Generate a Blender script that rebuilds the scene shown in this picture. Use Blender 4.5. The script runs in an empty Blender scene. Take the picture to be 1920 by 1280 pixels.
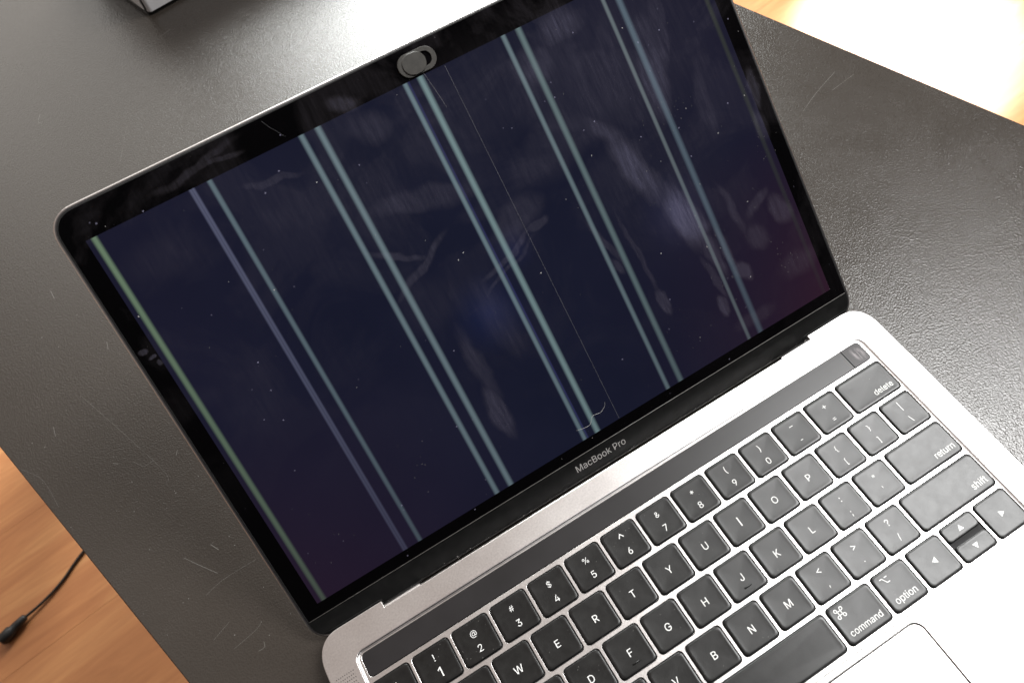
import bpy, bmesh, math, random
from math import radians, sin, cos, pi
from mathutils import Matrix, Vector
random.seed(7)
S = bpy.context.scene
COL = S.collection
MM = 0.001

# ------------------------------------------------------------------ camera
cd = bpy.data.cameras.new("camera")
cam = bpy.data.objects.new("camera", cd); COL.objects.link(cam)
RC = [[0.855651, -0.506292, -0.107379], [-0.485089, -0.712204, -0.5074], [0.180417, 0.486245, -0.854994]]
CC = [-70.6541, -74.7086, 361.2632]
m3 = Matrix(((RC[0][0], -RC[1][0], -RC[2][0]),
             (RC[0][1], -RC[1][1], -RC[2][1]),
             (RC[0][2], -RC[1][2], -RC[2][2])))
cam.matrix_world = Matrix.Translation(Vector(CC) * MM) @ m3.to_4x4()
cd.sensor_width = 36.0
cd.lens = 1505.2 / 1920 * 36
cd.shift_x = -(964.58 - 960) / 1920
cd.shift_y = (583.2 - 640) / 1920
cd.clip_start = 0.01; cd.clip_end = 60
cd.dof.use_dof = True
cd.dof.focus_distance = 0.40
cd.dof.aperture_fstop = 18
S.camera = cam
S.view_settings.view_transform = 'Standard'
S.view_settings.look = 'None'
S.view_settings.exposure = 0
S.view_settings.gamma = 1

# ------------------------------------------------------------------ world: dim warm room, brighter towards the window side
w = bpy.data.worlds.new("World"); S.world = w; w.use_nodes = True
nt = w.node_tree; N = nt.nodes; Lk = nt.links
bg = N['Background']
tc = N.new('ShaderNodeTexCoord')
def dotdir(v):
    n = N.new('ShaderNodeVectorMath'); n.operation = 'DOT_PRODUCT'; n.inputs[1].default_value = v
    Lk.new(tc.outputs['Generated'], n.inputs[0]); return n.outputs['Value']
def wramp(fac, stops):
    n = N.new('ShaderNodeValToRGB'); Lk.new(fac, n.inputs[0]); r_ = n.color_ramp
    while len(r_.elements) < len(stops): r_.elements.new(0.5)
    for e_, (p_, c_) in zip(r_.elements, stops): e_.position = p_; e_.color = (*c_, 1)
    return n.outputs[0]
room = wramp(dotdir((-0.40, 0.53, 0.75)), [(0.0, (0.26, 0.235, 0.215)), (0.45, (0.36, 0.32, 0.29)), (0.85, (0.50, 0.42, 0.375)), (1.0, (0.56, 0.475, 0.43))])
# whoever takes the picture stands on this side and keeps it dark
dark = wramp(dotdir((0.12, -0.96, 0.26)), [(0.22, (1, 1, 1)), (0.52, (0.30, 0.30, 0.32)), (0.78, (0.05, 0.05, 0.065))])
mx = N.new('ShaderNodeMix'); mx.data_type = 'RGBA'; mx.blend_type = 'MULTIPLY'; mx.inputs[0].default_value = 1
Lk.new(room, mx.inputs[6]); Lk.new(dark, mx.inputs[7])
Lk.new(mx.outputs[2], bg.inputs['Color'])
bg.inputs['Strength'].default_value = 1.0

# ------------------------------------------------------------------ lamps: tall window behind, its narrow neighbour, and the big window / skylight right
def dirv(az, el):
    az, el = radians(az), radians(el)
    return Vector((cos(el) * cos(az), cos(el) * sin(az), sin(el)))
def area(name, az, el, dist, sx, sy, radiance, color, up=(0, 0, 1), spread=180):
    ld = bpy.data.lights.new(name, 'AREA'); ld.shape = 'RECTANGLE'
    ld.size = sx; ld.size_y = sy; ld.color = color; ld.spread = radians(spread)
    ld.energy = radiance * pi * sx * sy
    o = bpy.data.objects.new(name, ld); COL.objects.link(o)
    d = dirv(az, el); o.location = d * dist
    o.rotation_euler = (-d).to_track_quat('-Z', 'Y').to_euler()
    return o
area("window_light", 68.5, 27, 2.6, 1.05, 1.9, 29, (0.97, 1.0, 0.98))
area("side_window_light", 100, 26, 2.6, 1.25, 1.9, 1.7, (1.0, 0.99, 0.94))
area("skylight_light", 1, 60.5, 2.6, 0.85, 0.85, 35, (1.0, 1.0, 0.99))
# sun falling through the window onto the floor beyond the desk
sd = bpy.data.lights.new("sunbeam_light", 'SPOT'); sd.energy = 950; sd.color = (0.94, 0.97, 1.0)
sd.spot_size = radians(12.5); sd.spot_blend = 0.45; sd.shadow_soft_size = 0.02
so = bpy.data.objects.new("sunbeam_light", sd); COL.objects.link(so)
pt = Vector((1.10, 0.66, -0.75)); so.location = pt + dirv(35, 50) * 2.2
so.rotation_euler = (pt - so.location).to_track_quat('-Z', 'Y').to_euler()

# ------------------------------------------------------------------ materials
class NB:
    """small node-building helper"""
    def __init__(s, name):
        s.m = bpy.data.materials.new(name); s.m.use_nodes = True
        s.nt = s.m.node_tree; s.N = s.nt.nodes; s.bsdf = s.N['Principled BSDF']; s.out = s.N['Material Output']
    def new(s, t, **kw):
        n = s.N.new(t)
        for k, v in kw.items(): setattr(n, k, v)
        return n
    def link(s, a, b): s.nt.links.new(a, b)
    def put(s, sock, v):
        if hasattr(v, 'links') or isinstance(v, bpy.types.NodeSocket): s.link(v, sock)
        else: sock.default_value = v
    def math(s, op, a, b=0.0, c=0.0, clamp=False):
        n = s.new('ShaderNodeMath', operation=op, use_clamp=clamp)
        s.put(n.inputs[0], a); s.put(n.inputs[1], b); s.put(n.inputs[2], c)
        return n.outputs[0]
    def obj(s):
        if not hasattr(s, '_o'): s._o = s.new('ShaderNodeTexCoord').outputs['Object']
        return s._o
    def sep(s):
        if not hasattr(s, '_s'):
            n = s.new('ShaderNodeSeparateXYZ'); s.link(s.obj(), n.inputs[0]); s._s = n.outputs
        return s._s
    def noise(s, scale, detail=3, rough=0.5, vec=None, dist=0.0):
        n = s.new('ShaderNodeTexNoise'); n.inputs['Scale'].default_value = scale
        n.inputs['Detail'].default_value = detail; n.inputs['Roughness'].default_value = rough
        n.inputs['Distortion'].default_value = dist
        s.link(vec if vec is not None else s.obj(), n.inputs['Vector']); return n.outputs['Fac']
    def mapping(s, loc=(0, 0, 0), rot=(0, 0, 0), scale=(1, 1, 1), typ='POINT', vec=None):
        n = s.new('ShaderNodeMapping', vector_type=typ)
        n.inputs['Location'].default_value = loc; n.inputs['Rotation'].default_value = rot; n.inputs['Scale'].default_value = scale
        s.link(vec if vec is not None else s.obj(), n.inputs['Vector']); return n.outputs[0]
    def ramp(s, fac, stops):
        n = s.new('ShaderNodeValToRGB'); s.link(fac, n.inputs[0]); r = n.color_ramp
        while len(r.elements) < len(stops): r.elements.new(0.5)
        for e_, (p_, c_) in zip(r.elements, stops):
            e_.position = p_; e_.color = (c_, c_, c_, 1) if not isinstance(c_, tuple) else (*c_, 1)
        return n.outputs[0]
    def mix(s, f, a, b, mode='MIX'):
        n = s.new('ShaderNodeMix', data_type='RGBA', blend_type=mode)
        s.put(n.inputs[0], f)
        for i, v in ((6, a), (7, b)):
            if isinstance(v, tuple): n.inputs[i].default_value = (*v, 1)
            else: s.link(v, n.inputs[i])
        return n.outputs[2]
    def bump(s, h, strength, dist):
        n = s.new('ShaderNodeBump'); n.inputs['Strength'].default_value = strength; n.inputs['Distance'].default_value = dist
        s.link(h, n.inputs['Height']); s.link(n.outputs[0], s.bsdf.inputs['Normal']); return n.outputs[0]
    def set(s, **kw):
        for k, v in kw.items():
            k = {'color': 'Base Color', 'rough': 'Roughness', 'metal': 'Metallic', 'spec': 'Specular IOR Level', 'ior': 'IOR',
                 'coat': 'Coat Weight', 'coatr': 'Coat Roughness', 'emit': 'Emission Color', 'emits': 'Emission Strength'}[k]
            if isinstance(v, tuple): v = (*v, 1)
            s.put(s.bsdf.inputs[k], v)
        return s

def simple(name, color, rough, metal=0.0, spec=0.5, vary=0.0, scale=300, bump=0.0, bdist=0.0001):
    b = NB(name)
    if vary:
        f = b.noise(scale, 4)
        lo = tuple(c * (1 - vary) for c in color); hi = tuple(min(1, c * (1 + vary)) for c in color)
        b.set(color=b.ramp(f, [(0.3, lo), (0.7, hi)]))
    else: b.set(color=color)
    b.set(rough=rough, metal=metal, spec=spec)
    if bump: b.bump(b.noise(scale * 4, 2), bump, bdist)
    return b.m

# bead-blasted aluminium of the case
b = NB("anodised_aluminium")
grain = b.noise(1150, 3, 0.6)
blot = b.noise(30, 4, 0.6)
b.set(color=b.mix(0.5, b.ramp(grain, [(0.35, (0.48, 0.465, 0.46)), (0.65, (0.66, 0.64, 0.63))]), b.ramp(blot, [(0.3, (0.59, 0.57, 0.565)), (0.7, (0.63, 0.61, 0.60))])),
      rough=b.ramp(blot, [(0.3, 0.27), (0.7, 0.32)]), metal=1.0)
b.bump(grain, 0.25, 0.0001)
ALU = b.m
# polished edge of the lid
ALU_RIM = simple("rim_aluminium", (0.62, 0.60, 0.58), 0.30, metal=1.0, vary=0.04)

# key caps
b = NB("key_plastic")
oi = b.new('ShaderNodeObjectInfo')
addv = b.new('ShaderNodeVectorMath', operation='ADD'); b.link(b.obj(), addv.inputs[0])
sc = b.new('ShaderNodeVectorMath', operation='SCALE'); b.link(oi.outputs['Random'], sc.inputs['Scale']); sc.inputs[0].default_value = (3.1, 5.7, 1.3); b.link(sc.outputs[0], addv.inputs[1])
V = addv.outputs[0]
gr = b.noise(2400, 2, 0.5, V)
wear = b.noise(230, 6, 0.72, V)
spk = b.new('ShaderNodeTexVoronoi'); spk.inputs['Scale'].default_value = 420; b.link(V, spk.inputs['Vector'])
speck = b.ramp(spk.outputs['Distance'], [(0.04, 1.0), (0.09, 0.0)])
few = b.ramp(b.noise(60, 2, 0.5, V), [(0.56, 0.0), (0.62, 1.0)])
dust = b.math('MULTIPLY', speck, few)
basec = b.ramp(wear, [(0.35, (0.003, 0.003, 0.003)), (0.75, (0.008, 0.0078, 0.0075))])
b.set(color=b.mix(b.math('MULTIPLY', dust, 0.5), basec, (0.30, 0.29, 0.27)),
      rough=b.ramp(wear, [(0.3, 0.285), (0.7, 0.335)]), spec=0.35)
b.bump(gr, 0.18, 0.0001)
KEY = b.m
LEGEND = simple("legend_white", (0.70, 0.70, 0.69), 0.5)
LEGEND_WORN = simple("legend_white_worn", (0.70, 0.70, 0.68), 0.5, vary=0.25, scale=900)
HOLE = simple("key_gap_black", (0.008, 0.008, 0.009), 0.7, vary=0.3)
BAR = simple("touch_bar_glass", (0.012, 0.011, 0.012), 0.30, spec=0.40, vary=0.3, scale=40)
b = NB("fingerprint_glass")
rub = b.noise(900, 4, 0.8, b.mapping(scale=(1.0, 0.12, 1), rot=(0, 0, -0.7)))
mp = b.mapping(loc=(0.1325, 0.0155, 0), scale=(0.0032, 0.0045, 1), rot=(0, 0, 0.5), typ='TEXTURE')
mp2 = b.new('ShaderNodeVectorMath', operation='MULTIPLY'); b.link(mp, mp2.inputs[0]); mp2.inputs[1].default_value = (1, 1, 0)
ln = b.new('ShaderNodeVectorMath', operation='LENGTH'); b.link(mp2.outputs[0], ln.inputs[0])
worn = b.math('MULTIPLY', b.math('SUBTRACT', 1.1, ln.outputs['Value'], clamp=True), b.ramp(rub, [(0.45, 0.0), (0.62, 1.0)]))
b.set(color=b.mix(worn, (0.018, 0.015, 0.017), (0.42, 0.38, 0.39)), rough=b.math('MULTIPLY_ADD', worn, 0.3, 0.32), spec=0.3)
TID = b.m
CHIN = simple("hinge_cover_black", (0.008, 0.008, 0.008), 0.42, spec=0.14, vary=0.3, scale=200, bump=0.08)
RUBBER = simple("black_rubber_gasket", (0.010, 0.010, 0.010), 0.5, vary=0.3)
BEZEL = simple("bezel_black", (0.0035, 0.0035, 0.005), 0.6, spec=0.0, vary=0.2)
LOGO = simple("logo_grey_print", (0.36, 0.35, 0.34), 0.45)
PAD = simple("trackpad_surface", (0.60, 0.585, 0.575), 0.40, metal=1.0, vary=0.02, scale=600)
CAMC = simple("camera_cover_plastic", (0.055, 0.052, 0.047), 0.42, vary=0.2, scale=500, bump=0.2)
DUSTM = simple("dust_pale", (0.42, 0.41, 0.40), 0.8)
LINT = simple("lint_grey", (0.105, 0.098, 0.09), 0.7)
CABLE = simple("black_cable_rubber", (0.012, 0.012, 0.012), 0.45, vary=0.2, scale=60)
LEG = simple("black_steel_leg", (0.02, 0.02, 0.02), 0.5, vary=0.2, scale=40)
SILVER = simple("brushed_silver", (0.74, 0.72, 0.73), 0.5, metal=0.0, vary=0.06, scale=60)
WHITEG = simple("white_gloss_panel", (0.85, 0.85, 0.85), 0.25)
BLACKG = simple("black_trim", (0.006, 0.006, 0.006), 0.3)

# display: dark navy picture with vertical fault stripes, lit from behind
W2, HH = 143.25, 179.1            # active area, mm
b = NB("display_light")
X, Y, _z = b.sep()
X = b.math('MULTIPLY', X, 1000.0); Y = b.math('MULTIPLY', Y, 1000.0)
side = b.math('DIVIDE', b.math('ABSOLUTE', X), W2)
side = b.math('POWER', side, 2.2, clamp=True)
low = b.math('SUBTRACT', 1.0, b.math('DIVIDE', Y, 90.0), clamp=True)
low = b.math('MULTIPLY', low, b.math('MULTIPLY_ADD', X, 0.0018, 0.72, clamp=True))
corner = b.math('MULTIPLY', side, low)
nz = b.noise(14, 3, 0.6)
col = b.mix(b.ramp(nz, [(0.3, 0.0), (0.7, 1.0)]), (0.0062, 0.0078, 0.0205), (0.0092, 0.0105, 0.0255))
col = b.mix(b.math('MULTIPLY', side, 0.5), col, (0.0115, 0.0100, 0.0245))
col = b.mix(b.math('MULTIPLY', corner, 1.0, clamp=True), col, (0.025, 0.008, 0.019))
STR = [  # x mm, half width mm, colour, strength top, strength bottom
    (-140.0, 1.35, (0.135, 0.200, 0.130), 1.0, 0.30),
    (-99.3, 1.25, (0.125, 0.135, 0.215), 1.0, 0.38),
    (-91.7, 1.15, (0.108, 0.152, 0.178), 1.0, 0.42),
    (-51.4, 1.40, (0.132, 0.184, 0.208), 1.0, 0.72),
    (-44.0, 1.60, (0.138, 0.190, 0.213), 1.0, 0.75),
    (-3.4, 1.20, (0.143, 0.203, 0.232), 1.0, 0.66),
    (3.7, 1.65, (0.168, 0.248, 0.258), 1.0, 0.78),
    (44.2, 1.25, (0.130, 0.180, 0.200), 1.0, 0.62),
    (51.7, 1.65, (0.120, 0.172, 0.180), 1.0, 0.55),
    (92.8, 1.05, (0.125, 0.155, 0.168), 1.0, 0.50),
    (99.8, 1.80, (0.095, 0.135, 0.170), 1.0, 0.42),
    (139.5, 1.3, (0.033, 0.038, 0.033), 1.0, 0.15)]
tY = b.math('DIVIDE', Y, HH, clamp=True)
for (x0, hw, c, st, sb) in STR:
    d = b.math('ABSOLUTE', b.math('SUBTRACT', X, x0))
    f1 = b.math('SMOOTH_MIN', b.math('MULTIPLY', b.math('SUBTRACT', hw + 0.25, d), 1.1 / hw, clamp=True), 1.0, 0.25, clamp=True)
    fine = b.noise(1.0, 3, 0.7, b.mapping(scale=(2600, 9, 1), loc=(x0, 0, 0)))
    f1 = b.math('MULTIPLY', f1, b.math('MULTIPLY_ADD', fine, 0.35, 0.82))
    if x0 == -99.3:      # purple one has a darker core
        f1 = b.math('MULTIPLY', f1, b.math('MULTIPLY_ADD', d, 0.6, 0.45, clamp=True))
    amp = b.math('MULTIPLY_ADD', tY, st - sb, sb)
    f1 = b.math('MULTIPLY', f1, amp, clamp=True)
    col = b.mix(f1, col, c)
# violet fringe beside the centre pair
d = b.math('ABSOLUTE', b.math('SUBTRACT', X, -1.75))
col = b.mix(b.math('MULTIPLY', b.math('SUBTRACT', 1.0, b.math('MULTIPLY', d, 1.6), clamp=True), 0.5), col, (0.045, 0.05, 0.16))
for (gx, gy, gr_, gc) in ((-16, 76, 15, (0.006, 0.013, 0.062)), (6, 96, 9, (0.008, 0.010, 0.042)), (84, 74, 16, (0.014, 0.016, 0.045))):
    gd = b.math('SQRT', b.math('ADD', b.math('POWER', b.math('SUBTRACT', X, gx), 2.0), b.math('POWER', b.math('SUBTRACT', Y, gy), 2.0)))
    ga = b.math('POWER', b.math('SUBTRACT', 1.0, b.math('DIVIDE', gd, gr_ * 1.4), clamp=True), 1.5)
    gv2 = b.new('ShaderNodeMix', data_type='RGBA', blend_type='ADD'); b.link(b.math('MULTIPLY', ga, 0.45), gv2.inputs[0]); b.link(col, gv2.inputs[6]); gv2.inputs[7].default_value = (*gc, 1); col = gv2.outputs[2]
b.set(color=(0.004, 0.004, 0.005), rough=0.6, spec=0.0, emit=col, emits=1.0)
DISPLAY = b.m

# cover glass: clear, glossy, with light-scattering film: greasy smears, plus haze painting a blurred reflection
b = NB("cover_glass")
X, Y, _z = b.sep()
X = b.math('MULTIPLY', X, 1000.0); Y = b.math('MULTIPLY', Y, 1000.0)
SM = [  # cx, cy, rx, ry, angle deg, strength, edge sharpness 0..1
    (95, 150, 52, 42, 0, .26, 0), (20, 160, 62, 26, 8, .22, 0), (-45, 150, 40, 26, -8, .14, 0), (85, 95, 40, 40, 0, .14, 0),
    (-24, 168, 10, 8, 0, .50, .3), (-30, 182, 8, 4, -20, .55, .5), (-60, 152, 26, 9, -8, .16, .2),
    (68, 122, 4.5, 13, 28, .65, .2), (75, 100, 7.5, 24, 17, .95, .1), (86.5, 70, 7.5, 20, 14, 1.5, .1), (93, 50, 3.6, 16, 9, .6, .5), (86.5, 22, 3.0, 6.0, 8, .65, .9), (89, 36, 2.0, 12, 6, .4, .7),
    (59, 66, 1.6, 24, 3, .40, .6), (60.5, 38, 2.8, 7, 5, .60, .9), (104, 33, 3.6, 6, 24, .6, .9), (100, 46, 2.2, 12, 14, .45, .7), (111, 62, 2.2, 16, 8, .35, .6),
    (-33, 34, 4.0, 14, 4, .60, .8), (-31, 58, 4.2, 20, 2, .45, .5), (-38, 92, 16, 12, 10, .16, .3),
    (50, 163, 13, 10, 0, .50, .3), (70, 172, 14, 8, 0, .6, .4), (102, 138, 8, 26, -10, .6, .7), (112, 152, 5, 20, -14, .5, .8), (86, 156, 7, 18, -16, .35, .4),
    (45, 128, 26, 13, 12, .28, .4), (14, 106, 14, 8, 20, .38, .7), (-14, 72, 7, 20, 8, .24, .6), (4, 94, 17, 1.6, 18, .50, .7), (-2, 88, 22, 1.0, 20, .35, .6), (22, 99, 5, 2.2, 18, .5, .9),
    (141, 92, 4, 8, 0, .45, .5), (134, 50, 4.5, 9, 20, .5, .7), (124, 58, 8, 3, 30, .45, .5), (118, 44, 6, 7, 30, .4, .6), (133, 22, 11, 7, 0, .35, .3),
    (-95, 186, 20, 1.8, 8, .35, .6), (-84, 184, 9, 1.2, -12, .4, .7), (-70, 168, 13, 1.6, -12, .4, .7), (-122, 160, 18, 10, 0, .16, .2), (-20, 134, 26, 6, -14, .40, .7), (-33, 108, 18, 2.0, 28, .5, .5), (-40, 117, 14, 1.6, -30, .45, .5),
    (46, 79, 1.8, 13, 14, .40, .7), (46, 66, 2.2, 5, 20, .4, .8), (-120, 95, 16, 22, 0, .10, .2), (118, 112, 5, 18, -6, .28, .6), (100, 8, 12, 4, 0, .28, .4),
    (-148, 132, 1.6, 1.2, 0, .9, .9), (-145.6, 128, 1.7, 1.1, 0, .9, .9), (-143.8, 124, 1.0, 1.3, 0, .7, .9), (145, 108, 2.2, 10, -4, .5, .7)]
warp = b.new('ShaderNodeTexNoise'); warp.inputs['Scale'].default_value = 55; warp.inputs['Detail'].default_value = 4
b.link(b.obj(), warp.inputs['Vector'])
wv = b.new('ShaderNodeVectorMath', operation='SUBTRACT'); b.link(warp.outputs['Color'], wv.inputs[0]); wv.inputs[1].default_value = (0.5, 0.5, 0.5)
ws = b.new('ShaderNodeVectorMath', operation='SCALE'); b.link(wv.outputs[0], ws.inputs[0]); ws.inputs['Scale'].default_value = 0.009
wa = b.new('ShaderNodeVectorMath', operation='ADD'); b.link(b.obj(), wa.inputs[0]); b.link(ws.outputs[0], wa.inputs[1])
fl = b.new('ShaderNodeVectorMath', operation='MULTIPLY'); b.link(wa.outputs[0], fl.inputs[0]); fl.inputs[1].default_value = (1, 1, 0)
total = None
for (sx, sy, rx, ry, an, st, shp) in SM:
    mp = b.mapping(loc=(sx * MM, sy * MM, 0), rot=(0, 0, radians(an)), scale=(rx * MM * 1.15, ry * MM * 1.15, 1), typ='TEXTURE', vec=fl.outputs[0])
    g = b.new('ShaderNodeVectorMath', operation='LENGTH'); b.link(mp, g.inputs[0])
    mr = b.new('ShaderNodeMapRange', interpolation_type='SMOOTHSTEP')
    b.link(g.outputs['Value'], mr.inputs['Value']); mr.inputs['From Min'].default_value = 1.1; mr.inputs['From Max'].default_value = 0.15 + 0.50 * shp
    mr.inputs['To Min'].default_value = 0; mr.inputs['To Max'].default_value = st * 0.9
    total = mr.outputs[0] if total is None else b.math('MAXIMUM', total, mr.outputs[0])
streak = b.noise(420, 5, 0.75, b.mapping(rot=(0, 0, -0.35), scale=(1, 0.10, 1)))
streak2 = b.noise(700, 3, 0.7, b.mapping(rot=(0, 0, 1.1), scale=(1, 0.12, 1)))
streak = b.math('MULTIPLY', b.math('MULTIPLY', streak, streak2), 2.6)
streak = b.math('SUBTRACT', streak, 0.28, clamp=True)
cloud = b.noise(22, 5, 0.6, dist=0.8)
topr = b.math('MULTIPLY_ADD', Y, 0.0022, b.math('MULTIPLY', X, 0.0006), clamp=True)
cl = b.math('MULTIPLY', b.ramp(cloud, [(0.46, 0.0), (0.56, 1.0)]), b.math('MULTIPLY', topr, 0.50))
film = b.math('MULTIPLY', b.math('ADD', total, cl), b.math('MULTIPLY_ADD', streak, 1.0, 0.42))
film = b.math('ADD', film, 0.02)
dsp = b.new('ShaderNodeTexVoronoi'); dsp.inputs['Scale'].default_value = 160; b.link(b.obj(), dsp.inputs['Vector'])
dmask = b.math('MULTIPLY', b.ramp(dsp.outputs['Distance'], [(0.03, 1.0), (0.07, 0.0)]), b.ramp(b.noise(37, 2), [(0.50, 0.0), (0.56, 1.0)]))
film_f = b.math('MULTIPLY', film, 0.105, clamp=True)
film_f = b.math('ADD', film_f, b.math('MULTIPLY', dmask, 0.35), clamp=True)
tr = b.new('ShaderNodeBsdfTransparent')
gl = b.new('ShaderNodeBsdfGlossy'); gl.inputs['Roughness'].default_value = 0.03; gl.inputs['Color'].default_value = (1, 1, 1, 1)
fr = b.new('ShaderNodeFresnel'); fr.inputs['IOR'].default_value = 1.45
df = b.new('ShaderNodeBsdfDiffuse'); b.link(b.mix(b.math('MULTIPLY', film_f, 11.0, clamp=True), (0.44, 0.38, 0.39), (0.48, 0.46, 0.66)), df.inputs['Color'])
m1 = b.new('ShaderNodeMixShader'); b.link(fr.outputs[0], m1.inputs[0]); b.link(tr.outputs[0], m1.inputs[1]); b.link(gl.outputs[0], m1.inputs[2])
m2 = b.new('ShaderNodeMixShader'); b.link(film_f, m2.inputs[0]); b.link(m1.outputs[0], m2.inputs[1]); b.link(df.outputs[0], m2.inputs[2])
b.link(m2.outputs[0], b.out.inputs['Surface']); b.N.remove(b.bsdf)
GLASS = b.m

# desk laminate: pebbled dark grey-brown
b = NB("desk_laminate")
peb = b.new('ShaderNodeTexVoronoi', feature='SMOOTH_F1'); peb.inputs['Scale'].default_value = 1180; peb.inputs['Smoothness'].default_value = 0.6
nv = b.new('ShaderNodeVectorMath', operation='SCALE'); 
nn = b.new('ShaderNodeTexNoise'); nn.inputs['Scale'].default_value = 500; b.link(b.obj(), nn.inputs['Vector']); b.link(nn.outputs['Color'], nv.inputs[0]); nv.inputs['Scale'].default_value = 0.0009
na = b.new('ShaderNodeVectorMath', operation='ADD'); b.link(b.obj(), na.inputs[0]); b.link(nv.outputs[0], na.inputs[1]); b.link(na.outputs[0], peb.inputs['Vector'])
h = b.math('ADD', peb.outputs['Distance'], b.math('MULTIPLY', b.noise(1300, 2), 0.8))
pit = b.ramp(h, [(0.45, 0.0), (0.95, 1.0)])
big = b.noise(11, 6, 0.68, dist=0.6)
lam = b.ramp(big, [(0.3, (0.0175, 0.0140, 0.0112)), (0.75, (0.026, 0.0212, 0.0175))])
b.set(color=b.mix(pit, lam, (0.026, 0.0215, 0.018)),
      rough=b.math('ADD', b.ramp(big, [(0.35, 0.12), (0.65, 0.20)]), b.math('MULTIPLY', pit, 0.10)), spec=b.math('MULTIPLY_ADD', pit, -0.16, 0.56))
b.bump(h, 0.42, 0.00023)
DESK = b.m
EDGE = simple("desk_edge_band", (0.03, 0.028, 0.026), 0.4, vary=0.2, scale=30)

# wood-look floor
b = NB("wood_floor")
oi = b.new('ShaderNodeObjectInfo')
off = b.new('ShaderNodeVectorMath', operation='SCALE'); off.inputs[0].default_value = (7.3, 13.1, 3.7); b.link(oi.outputs['Random'], off.inputs['Scale'])
ad = b.new('ShaderNodeVectorMath', operation='ADD'); b.link(b.obj(), ad.inputs[0]); b.link(off.outputs[0], ad.inputs[1])
gv = b.mapping(scale=(1.0, 9.0, 1.0), vec=ad.outputs[0])
g1 = b.noise(3.0, 6, 0.62, gv, 0.9)
g2 = b.noise(22, 5, 0.6, gv, 0.3)
cc = b.ramp(g1, [(0.30, (0.38, 0.148, 0.058)), (0.50, (0.47, 0.200, 0.078)), (0.72, (0.60, 0.295, 0.120))])
cc = b.mix(b.ramp(g2, [(0.35, 0.22), (0.6, 0.0)]), cc, (0.30, 0.115, 0.05))
tint = b.mix(b.math('MULTIPLY', oi.outputs['Random'], 0.15), cc, (0.44, 0.20, 0.085))
b.set(color=tint, rough=0.42, spec=0.4)
b.bump(g2, 0.1, 0.0005)
FLOOR = b.m
JOINT = simple("floor_joint_dark", (0.36, 0.15, 0.06), 0.8, vary=0.2)

# ------------------------------------------------------------------ mesh helpers
def link(name, me, mat, parent=None, smooth=False):
    o = bpy.data.objects.new(name, me); COL.objects.link(o)
    if mat is not None and not me.materials: me.materials.append(mat)
    if parent is not None: o.parent = parent
    if smooth:
        for p in me.polygons: p.use_smooth = True
    return o
def empty(name, label, cat, loc=(0, 0, 0), rotz=0.0, group=None):
    o = bpy.data.objects.new(name, None); COL.objects.link(o); o.empty_display_size = 0.02
    o.location = loc; o.rotation_euler = (0, 0, rotz)
    o['label'] = label; o['category'] = cat
    if group: o['group'] = group
    return o
def mesh(name, vs, fs, scale=MM):
    me = bpy.data.meshes.new(name); me.from_pydata([(x * scale, y * scale, z * scale) for x, y, z in vs], [], fs); me.update(); return me
def rrect(x0, y0, x1, y1, r, n=6, p=2.0):
    """rounded rectangle, counter-clockwise; p>2 gives squarer (continuous) corners"""
    out = []
    for cx, cy, a0 in ((x1 - r, y1 - r, 0), (x0 + r, y1 - r, 90), (x0 + r, y0 + r, 180), (x1 - r, y0 + r, 270)):
        for i in range(n + 1):
            a = radians(a0 + 90 * i / n); c, s_ = cos(a), sin(a)
            out.append((cx + r * math.copysign(abs(c) ** (2 / p), c), cy + r * math.copysign(abs(s_) ** (2 / p), s_)))
    return out
def plate(name, loops, z_top, thick, bevel, res=3):
    """flat plate with holes and rounded edges, from 2D loops (mm)"""
    cu = bpy.data.curves.new(name, 'CURVE'); cu.dimensions = '2D'; cu.fill_mode = 'BOTH'
    for lp in loops:
        sp = cu.splines.new('POLY'); sp.points.add(len(lp) - 1)
        for p_, (x, y) in zip(sp.points, lp): p_.co = (x * MM, y * MM, 0, 1)
        sp.use_cyclic_u = True
    cu.extrude = max(thick / 2 - bevel, 0.0) * MM; cu.bevel_depth = bevel * MM; cu.bevel_resolution = res
    cu.offset = -bevel * MM
    o = bpy.data.objects.new(name, cu); COL.objects.link(o)
    bpy.context.view_layer.update()
    me = bpy.data.meshes.new_from_object(o.evaluated_get(bpy.context.evaluated_depsgraph_get()))
    bpy.data.objects.remove(o); bpy.data.curves.remove(cu)
    me.transform(Matrix.Translation((0, 0, (z_top - thick / 2) * MM)))
    me.materials.clear()
    for p_ in me.polygons: p_.use_smooth = False
    return me
def slab(name, loop, z0, z1, bev=0.0):
    """prism with a small bevelled top edge"""
    n = len(loop); vs = [(x, y, z0) for x, y in loop]
    if bev:
        cx = sum(p_[0] for p_ in loop) / n; cy = sum(p_[1] for p_ in loop) / n
        vs += [(x, y, z1 - bev) for x, y in loop]
        ins = inset(loop, bev); vs += [(x, y, z1) for x, y in ins]; k = 3
    else:
        vs += [(x, y, z1) for x, y in loop]; k = 2
    fs = [tuple(range(n - 1, -1, -1)), tuple(range((k - 1) * n, k * n))]
    for l_ in range(k - 1):
        for i in range(n):
            j = (i + 1) % n; fs.append((l_ * n + i, l_ * n + j, (l_ + 1) * n + j, (l_ + 1) * n + i))
    return mesh(name, vs, fs)
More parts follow.
